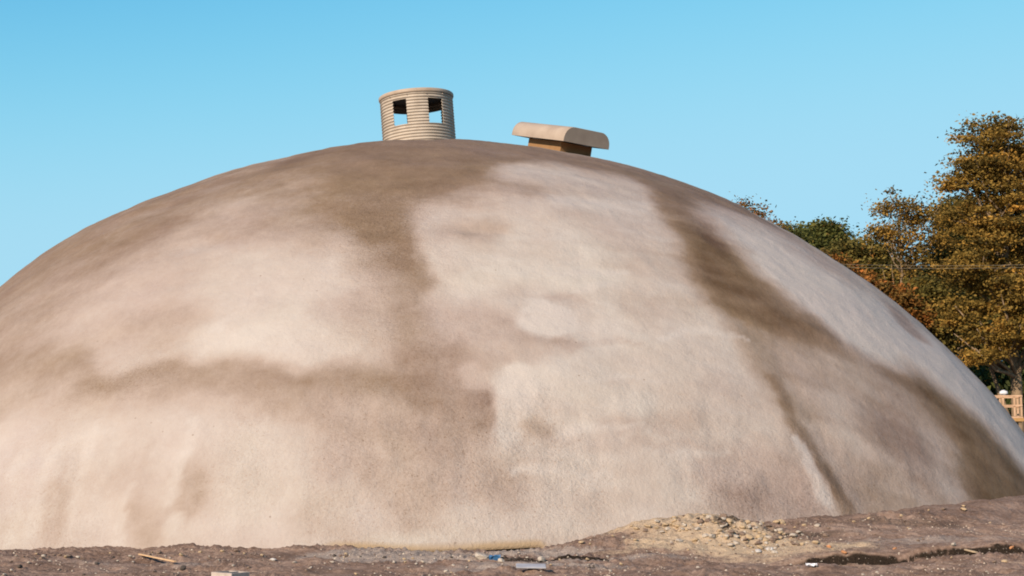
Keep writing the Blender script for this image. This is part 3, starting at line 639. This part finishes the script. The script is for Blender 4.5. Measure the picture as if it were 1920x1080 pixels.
tree_at(1620, 64, 450, [(1600, 478, 0, 34, 40, 24), (1635, 470, 0, 30, 40, 22), (1610, 500, 0, 36, 40, 26), (1650, 500, 0, 40, 40, 30), (1690, 530, 0, 45, 40, 34), (1640, 550, 0, 50, 50, 36)],
        name='olive_tree', leafm=L_OLIVE, label='low olive tree between the dark green tree and the sparse tree', seed=33, tips=220, leaves=130, leaf=.12, trunk_r=.18)
tree_at(1412, 62, 368, [(1404, 384, 0, 18, 22, 11), (1424, 400, 0, 22, 30, 12), (1450, 425, 0, 26, 30, 12), (1395, 420, 0, 30, 30, 25)],
        name='small_orange_tree', leafm=L_ORANGE, label='thin orange-leaved treetop peeping over the dome farthest left', seed=35, tips=90, leaves=40, leaf=.09, trunk_r=.12, bare=.35, tuft=(.4, .35))
tree_at(1484, 66, 425, [(1484, 440, 0, 24, 30, 13), (1460, 452, 0, 24, 30, 14), (1505, 462, 0, 26, 30, 18)],
        name='green_tree', leafm=L_GREEN, label='small green treetop at the dome edge, between thin orange treetop and dark green tree', seed=37, tips=90, leaves=90, leaf=.11, trunk_r=.12)
for px, d, tp, lobes, mt, lab, sd_ in [
    (1545, 56, 478, [(1540, 500, 0, 32, 30, 20), (1575, 520, 0, 30, 30, 22), (1600, 545, 0, 34, 30, 22)], L_ORANGE, 'orange-brown bush hugging the dome edge below the dark green tree', 41),
    (1640, 53, 520, [(1625, 545, 0, 40, 40, 24), (1670, 570, 0, 42, 40, 26), (1700, 600, 0, 40, 40, 30), (1640, 590, 0, 40, 40, 30)], L_ORANGE, 'rusty orange-brown tree beside the dome edge, below the cables', 43),
    (1745, 54, 520, [(1740, 560, 0, 50, 50, 36), (1760, 620, 0, 50, 50, 36), (1720, 650, 0, 50, 50, 34)], L_OLIVE, 'dense olive tree left of the tallest tree, under the cables', 45)]:
    tree_at(px, d, tp, lobes, name='small_tree', leafm=mt, label=lab, seed=sd_, tips=200, leaves=130, leaf=.11, trunk_r=.13)
# deeper wood that closes the gaps low down
for k, (px, d, tp, mt, lab) in enumerate([(1600, 76, 500, L_OLIVE, 'shaded olive tree of the back row, behind the low olive tree'), (1690, 74, 505, L_GREEN, 'shaded green tree of the back row, behind the sparse tree'),
        (1790, 72, 480, L_GREEN, 'shaded green tree of the back row, behind the gap left of the tallest tree'), (1890, 70, 430, L_OLIVE, 'shaded olive tree of the back row, behind the tallest tree'), (1990, 66, 380, L_GOLD, 'olive-gold tree at the far right edge, behind the tallest tree')]):
    tree_at(px, d, tp, [(px, tp+50, 0, 75, 80, 50), (px-40, tp+120, 0, 70, 80, 60), (px+40, tp+130, 0, 70, 80, 60), (px, tp+220, -1, 80, 80, 70), (px+10, tp+300, -1, 80, 80, 60)],
            name='woodland_tree', leafm=mt, label=lab, seed=60+k, tips=300, leaves=70, leaf=.22, trunk_r=.22, bark=BARK_D)
# undergrowth at the wood's edge
def thicket():
    rs = np.random.RandomState(9); n_ = 26000; x = rs.uniform(12, 40, n_); y = 62+rs.rand(n_)**1.0*10; g = ground_h(x, y, False)
    z = g+rs.rand(n_)**1.4*(3.6+1.4*fbm(x/3, y/3, 120, 2)); pos = np.stack([x, y, z], 1)
    nr = rs.randn(n_, 3); nr /= np.linalg.norm(nr, axis=1)[:, None]; a = np.cross(nr, rs.randn(n_, 3)); a /= np.linalg.norm(a, axis=1)[:, None]; b_ = np.cross(nr, a)
    s = (.12+.12*rs.rand(n_))[:, None]; V = np.stack([pos-a*s, pos-b_*s*.6, pos+a*s, pos+b_*s*.6], 1).reshape(-1, 3)
    me = mesh_np('undergrowth', V, np.arange(n_*4).reshape(-1, 4)); fattr(me, 'leaf_tone', np.repeat(rs.rand(n_)*.5, 4))
    o = link('undergrowth', me, L_GREEN); tag(o, 'dark undergrowth beneath the trees behind the timber platform', 'undergrowth', kind='stuff')
thicket()

# ------------------------------------------------------------------ timber platform with railing under the trees
m_tim = simple('pale_timber', (.44, .27, .16), (.62, .41, .27), 5, .8, .2, .005)
m_tim2 = simple('yellow_timber', (.36, .20, .07), (.48, .29, .12), 5, .8, .2, .005)
def platform():
    d = 44.; x0, x1 = pxx(1835, d), pxx(1911, d); zt, zbm, zm = pxz(742, d), pxz(783, d), pxz(761, d); dep = 1.1
    g = float(ground_h((x0+x1)/2, d, False)); root = empty('timber_platform', ((x0+x1)/2, d, g), (0, 0, R(-14))); w = (x1-x0)/2; zt -= g; zbm -= g; zm -= g
    tag(root, 'small raised timber platform with an open railing, under the trees at the right edge', 'platform')
    def bar(name, c_, s, mt=m_tim): MB().box(c_, s, None, .006).build(name, mt, root)
    bar('floor', (0, dep/2, zbm), (2*w+.06, dep+.1, .05), m_tim)
    bar('floor_beam', (0, -.05, zbm-.075), (2*w+.1, .05, .10), m_tim2); bar('floor_beam', (0, dep+.05, zbm-.075), (2*w+.1, .05, .10), m_tim2)
    for i, fx in enumerate((-.98, -.42, .14, .66, .98)):
        bar('post', (fx*w, 0, (zt+zbm)/2+.01), (.055, .05, zt-zbm-.05))
        if i in (0, 2, 4): bar('post', (fx*w, dep, (zt+zbm)/2+.01), (.055, .05, zt-zbm-.05))
    for yy in (0, dep):
        bar('rail', (0, yy-.038, zt-.02), (2*w+.04, .024, .055)); bar('rail', (0, yy-.038, zm), (2*w+.04, .024, .055))
    for sx in (-1, 1):
        bar('rail', (sx*(w*.98+.04), dep/2, zt-.03), (.024, dep-.1, .05)); bar('rail', (sx*(w*.98+.04), dep/2, zm), (.024, dep-.1, .05))
    for sx in (-1, 1):
        for yy in (0.04, dep-.04): bar('leg', (sx*w*.9, yy, (zbm-.13)/2-.15), (.10, .10, zbm-.13+.3), BARK)
    # white bag left on the rail
    mb = MB(); rs = random.Random(4); seg = 10
    V = [Vector((0, 0, -.03))]; 
    for i in range(1, 6):
        ph = math.pi*i/6
        for k in range(seg): 
            r = .13*math.sin(ph)*(1+.25*rs.uniform(-1, 1)); V.append(Vector((r*math.cos(2*math.pi*k/seg)*1.1, r*.6*math.sin(2*math.pi*k/seg), .05-.075*math.cos(ph)*(1+.15*rs.uniform(-1, 1)))))
    V.append(Vector((.02, 0, .14)))
    F = [(0, 1+(k+1) % seg, 1+k) for k in range(seg)]
    for i in range(4):
        for k in range(seg): F.append((1+i*seg+k, 1+i*seg+(k+1) % seg, 1+(i+1)*seg+(k+1) % seg, 1+(i+1)*seg+k))
    F += [(1+4*seg+k, 1+4*seg+(k+1) % seg, len(V)-1) for k in range(seg)]
    mb.add(V, F); bag = mb.build('white_bag', simple('white_plastic', (.68, .68, .70), (.80, .80, .82), 8, .5, .2, .01), None, True)
    bag.location = (pxx(1879, d), d-.03, g+zt+.035); tag(bag, 'crumpled white bag lying on the top rail of the timber platform', 'bag')
platform()

# ------------------------------------------------------------------ overhead cables
m_cab = simple('grey_cable', (.20, .165, .12), (.28, .24, .18), 4, .7, 0)
for k, (ya, yb) in enumerate([(506, 488), (498, 482)]):
    d = 47.; xa, xb = pxx(1560, d), pxx(2300, d); za, zb_ = pxz(ya, d), pxz(yb, d)
    pts = [(xa+(xb-xa)*t, d+.3*k, za+(zb_-za)*t-.35*4*t*(1-t)*.5+.12) for t in np.linspace(0, 1, 24)]
    o = MB().tube(pts, .0055, 5).build('overhead_cable', m_cab, None, True)
    tag(o, ['lower one of the two thin grey cables strung across in front of the trees', 'upper one of the two thin grey cables strung across in front of the trees'][k], 'cable', 'overhead cables in front of the trees')

# ------------------------------------------------------------------ stones and litter
def stone_mesh(seed, flat=.6, sub=2):
    import bmesh
    bm = bmesh.new(); bmesh.ops.create_icosphere(bm, subdivisions=sub, radius=1); rs = np.random.RandomState(seed)
    planes = [(Vector(rs.randn(3)).normalized(), rs.uniform(.55, .85)) for _ in range(7)]
    for v in bm.verts:
        for n_, d in planes:
            q = v.co.dot(n_)
            if q > d: v.co -= n_*(q-d)
        v.co = Vector((v.co.x*1.15, v.co.y*.9, v.co.z*flat))*(1+.05*rs.randn())
    me = bpy.data.meshes.new('stone'); bm.to_mesh(me); bm.free(); return me
S_PALE = simple('pale_stone', (.42, .35, .28), (.62, .54, .46), 9, .9, .5, .01)
S_BROWN = simple('brown_stone', (.17, .115, .085), (.30, .215, .165), 9, .9, .5, .01)
S_SAND = simple('sandy_stone', (.42, .29, .17), (.60, .45, .29), 9, .9, .5, .01)
S_DARK = simple('dark_stone', (.06, .05, .045), (.14, .11, .09), 9, .9, .5, .01)
S_ORANGE = simple('orange_brick', (.48, .21, .09), (.60, .30, .15), 9, .9, .4, .01)
S_WHITE = simple('white_stone', (.50, .46, .43), (.64, .60, .57), 9, .8, .3, .01)
def on_ground(px, py):
    """walk out along a bearing until the ground is met"""
    d = np.arange(17.5, 31, .02); x = pxx(px, d); g = ground_h(x, d); hit_ = np.nonzero(g >= 1.65+(848-py)/2667*d)[0]
    return Vector((x[hit_[0]], d[hit_[0]], g[hit_[0]])) if len(hit_) else None
protos = {}
for nm, mt in (('pale', S_PALE), ('brown', S_BROWN), ('sandy', S_SAND), ('dark', S_DARK), ('orange', S_ORANGE), ('white', S_WHITE)):
    protos[nm] = [stone_mesh(hash_, f_) for hash_, f_ in ((len(nm)*7+1, .6), (len(nm)*7+2, .75), (len(nm)*7+3, .5))]
    for me in protos[nm]: me.materials.append(mt)
def stone(px, py, w, kind, label, group=None, cat='stone', name='stone', rz=None, sc=(1, 1, 1)):
    p = on_ground(px, py)
    if p is None: return
    s = w/2667*p.y/2.2; o = bpy.data.objects.new(name, protos[kind][int(px) % 3]); col.objects.link(o)
    o.location = p+Vector((0, 0, s*.22)); o.rotation_euler = (rng.uniform(-.3, .3), rng.uniform(-.3, .3), rng.uniform(0, 6.3) if rz is None else rz)
    o.scale = (s*sc[0], s*sc[1], s*sc[2]); return tag(o, label, cat, group)
stone(906, 1043, 30, 'pale', 'rounded pale boulder beside the blue scrap, in front of the dome foot')
stone(519, 1047, 13, 'white', 'small bright stone on the brown soil, below the left part of the dome')
stone(254, 1041, 10, 'pale', 'small pale stone just left of the wooden lath')
stone(158, 1041, 10, 'pale', 'pale stone near the crest of the soil at the left')
stone(402, 1044, 13, 'brown', 'brownish stone halfway between the wooden lath and the bright stone')
stone(352, 1062, 14, 'dark', 'dark stone below the end of the wooden lath')
stone(52, 1060, 13, 'dark', 'dark stone low in the left corner of the soil')
stone(380, 1078, 12, 'brown', 'brown stone just left of the concrete block')
stone(1015, 1048, 20, 'pale', 'pale stone above the right end of the flat grey board')
stone(940, 1048, 14, 'pale', 'pale stone just right of the blue scrap')
stone(1415, 1030, 16, 'white', 'white stone at the foot of the pale spoil heap, left of a similar pair', sc=(1.2, 1, .8))
stone(1436, 1028, 18, 'white', 'wider white stone at the foot of the spoil heap, beside its neighbour')
stone(1374, 1016, 16, 'pale', 'blocky pale stone at the lower left of the spoil heap')
stone(1574, 1036, 14, 'orange', 'orange brick fragment below the dark rut', name='brick_fragment', cat='brick')
stone(1668, 1025, 10, 'orange', 'small orange brick fragment at the middle of the dark rut', name='brick_fragment', cat='brick')
stone(1546, 1022, 10, 'orange', 'tiny orange brick fragment at the left end of the dark rut', name='brick_fragment', cat='brick')
stone(1776, 1019, 14, 'pale', 'pale stone in the dark rut near its right end')
stone(1808, 1031, 22, 'sandy', 'flat pale slab lying below the right end of the dark rut', sc=(1.5, .8, .45))
stone(1884, 1026, 12, 'orange', 'orange brick fragment at the far right below the rut', name='brick_fragment', cat='brick')
stone(1850, 1050, 12, 'brown', 'brown stone low at the right, left of a lighter one')
stone(1870, 1049, 14, 'sandy', 'sandy stone low at the right, beside a browner one')
stone(1607, 1073, 8, 'pale', 'small pale stone at the bottom edge, right of the crumpled foil')
stone(1355, 986, 14, 'pale', 'pale stone high on the spoil heap beside the dark hollow')
stone(1315, 976, 16, 'sandy', 'sandy lump on the crest of the spoil heap')
stone(1305, 972, 10, 'dark', 'dark lump on the crest of the spoil heap')
# loose rubble of the heap and the soil: same look, so shared labels
rr_ = random.Random(77)
for k in range(190):
    px, py = rr_.gauss(1430, 60), rr_.gauss(1008, 13)
    if rr_.random() < .45: px, py = rr_.gauss(1295, 65), rr_.gauss(985, 14)
    stone(px, py, rr_.choice([5, 6, 7, 8, 9, 11, 14, 17]), rr_.choice(['sandy', 'pale', 'sandy', 'pale', 'brown']), 'small pale lump of rubble in the spoil heap against the dome', 'rubble of the pale spoil heap', name='rubble_lump', cat='rubble')
for k in range(60):
    stone(rr_.uniform(5, 640), rr_.uniform(1036, 1078), rr_.choice([4, 5, 6, 7, 9]), rr_.choice(['pale', 'brown', 'brown', 'dark', 'pale']), 'little stone half sunk in the brown soil at the left', 'little stones in the soil at the left')
for k in range(55):
    stone(rr_.uniform(660, 1180), rr_.uniform(1040, 1076), rr_.choice([4, 5, 6, 7, 9]), rr_.choice(['pale', 'brown', 'pale', 'dark', 'sandy']), 'little stone in the grey gravel in front of the dome foot', 'little stones in the gravel in the middle')
for k in range(45):
    stone(rr_.uniform(1200, 1915), rr_.uniform(965, 1078), rr_.choice([4, 5, 5, 6, 8]), rr_.choice(['pale', 'brown', 'brown', 'sandy']), 'little stone on the sloping soil at the right', 'little stones in the soil at the right')
# clods fallen against the dome's foot
for k in range(70):
    px = rr_.uniform(5, 690) if k % 2 else rr_.uniform(1060, 1910)
    pyc = np.interp(px, [0, 130, 200, 330, 430, 560, 690, 1060, 1150, 1290, 1430, 1560, 1750, 1920], [1038, 1035, 1031, 1033, 1028, 1031, 1037, 1018, 1001, 969, 981, 973, 953, 931])
    stone(px, pyc+rr_.uniform(0, 9)**1.0, rr_.choice([5, 6, 8, 10, 12]), rr_.choice(['brown', 'brown', 'sandy']), 'crumbling brown clod of soil along the line where the dome meets the ground', 'clods along the foot of the dome', name='clod', cat='clod')
# gravel too fine to count
def gravel():
    rs = np.random.RandomState(5); k = 42000; x = rs.uniform(-9, 11, k); y = rs.uniform(18.3, 25.5, k)
    dens = np.clip(.30+fbm(x*.8, y*1.2, 130, 3)*1.2, .04, 1)+np.exp(-((x-3.6)/1.6)**2-((y-23)/.9)**2)*.9+np.exp(-((x+1)/2.2)**2-((y-22.9)/.8)**2)*.4
    r = np.hypot(x-DC[0], y-DC[1]); keep = (rs.rand(k) < dens) & (r > 16.75); x, y = x[keep], y[keep]; k = len(x); z = ground_h(x, y)
    oc = np.array([(1,0,0),(0,1,0),(-1,0,0),(0,-1,0),(0,0,1)], float); s = (.007+.016*rs.rand(k)**3)[:, None, None]
    q = oc[None]*(1+.5*rs.randn(k, 5, 1)*.5)*s; th = rs.rand(k)*6.28; cth, sth = np.cos(th)[:, None], np.sin(th)[:, None]
    V = np.stack([q[..., 0]*cth-q[..., 1]*sth, q[..., 0]*sth+q[..., 1]*cth, q[..., 2]*.8], -1)+np.stack([x, y, z-.001], -1)[:, None, :]
    T = np.array([(0,1,4),(1,2,4),(2,3,4),(3,0,4)]); F = (T[None]+np.arange(k)[:, None, None]*5).reshape(-1, 3)
    me = mesh_np('gravel', V.reshape(-1, 3), F); fattr(me, 'shade', np.repeat(rs.rand(k), 5))
    m, nt, b = new_mat('gravel', .9, .15); nt.links.new(ramp(nt, attr(nt, 'shade'), [(0, (.10, .07, .055)), (.35, (.28, .19, .145)), (.7, (.46, .35, .27)), (1, (.70, .60, .48))]), b.inputs['Base Color'])
    tag(link('gravel', me, m), 'fine gravel and crumbs scattered over the brown soil', 'gravel', kind='stuff')
gravel()

# wooden lath
a, c_ = on_ground(272, 1040), on_ground(338, 1055)
if a and c_:
    dv = c_-a; o = MB().box((0, 0, 0), (dv.length, .045, .02), None, .003).build('wooden_lath', simple('fresh_lath', (.62, .38, .20), (.74, .50, .30), 6, .8, .2, .003))
    o.location = (a+c_)/2+Vector((0, 0, .045)); o.rotation_euler = dv.to_track_quat('X', 'Z').to_euler(); tag(o, 'thin pale wooden lath lying on the brown soil at the left', 'lath')
# concrete block
p = on_ground(442, 1092)
if p:
    root = empty('concrete_block', p+Vector((0, -.05, .0)), (0, 0, R(-36)))
    tag(root, 'pale concrete block at the bottom edge of the picture, left of the middle', 'block')
    mb = MB(); w, dd, h = .36, .30, .19; t = .032; zc_ = .075
    mb.box((0, -dd/2+t/2, zc_), (w, t, h), None, .004); mb.box((0, dd/2-t/2, zc_), (w, t, h), None, .004)
    for x in (-w/2+t/2, 0, w/2-t/2): mb.box((x, 0, zc_), (t, dd-2*t-.001, h-.004))
    mb.build('shell', simple('block_concrete', (.42, .34, .29), (.54, .45, .39), 12, .95, .5, .004), root)
# blue scrap, foil, board
p = on_ground(928, 1047)
if p:
    rs = random.Random(2); V = []; F = []; n_ = 7
    for j in range(n_):
        for i in range(n_): V.append(((i/(n_-1)-.5)*.17+rs.uniform(-.008, .008), (j/(n_-1)-.5)*.10, .035+.05*math.sin(j*1.0+i*.4)+rs.uniform(0, .022)))
    for j in range(n_-1):
        for i in range(n_-1): q = j*n_+i; F.append((q, q+1, q+n_+1, q+n_))
    mb = MB(); mb.add(V, F); o = mb.build('plastic_scrap', simple('blue_plastic', (.035, .12, .27), (.06, .19, .38), 9, .5, .1, .01)); o.location = p+Vector((0, 0, -.01))
    sm = o.modifiers.new('s', 'SOLIDIFY'); sm.thickness = .006; tag(o, 'crumpled blue plastic scrap beside the pale boulder', 'scrap')
p = on_ground(1513, 1061)
if p:
    rs = random.Random(6); V = []; F = []; n_ = 7
    for j in range(n_):
        for i in range(n_): V.append(((i/(n_-1)-.5)*.15, (j/(n_-1)-.5)*.09, .02+.03*math.sin(j*1.3+i*.9)**2+rs.uniform(0, .02)))
    for j in range(n_-1):
        for i in range(n_-1): q = j*n_+i; F.append((q, q+1, q+n_+1, q+n_))
    mb = MB(); mb.add(V, F); o = mb.build('foil_scrap', simple('white_foil', (.72, .72, .78), (.85, .85, .9), 9, .3, .1, .01)); o.location = p+Vector((0, 0, .0))
    sm = o.modifiers.new('s', 'SOLIDIFY'); sm.thickness = .005; tag(o, 'crumpled white foil on the bare soil below the dark rut', 'scrap')
p = on_ground(995, 1061)
if p:
    o = MB().box((0, 0, 0), (.42, .16, .022), None, .004).build('flat_board', simple('bluish_board', (.34, .34, .38), (.48, .48, .52), 5, .6, .1, .003))
    o.location = p+Vector((0, 0, .03)); o.rotation_euler = (R(14), R(1), R(3)); tag(o, 'flat bluish-grey board lying in the dirt in front of the dome foot', 'board')
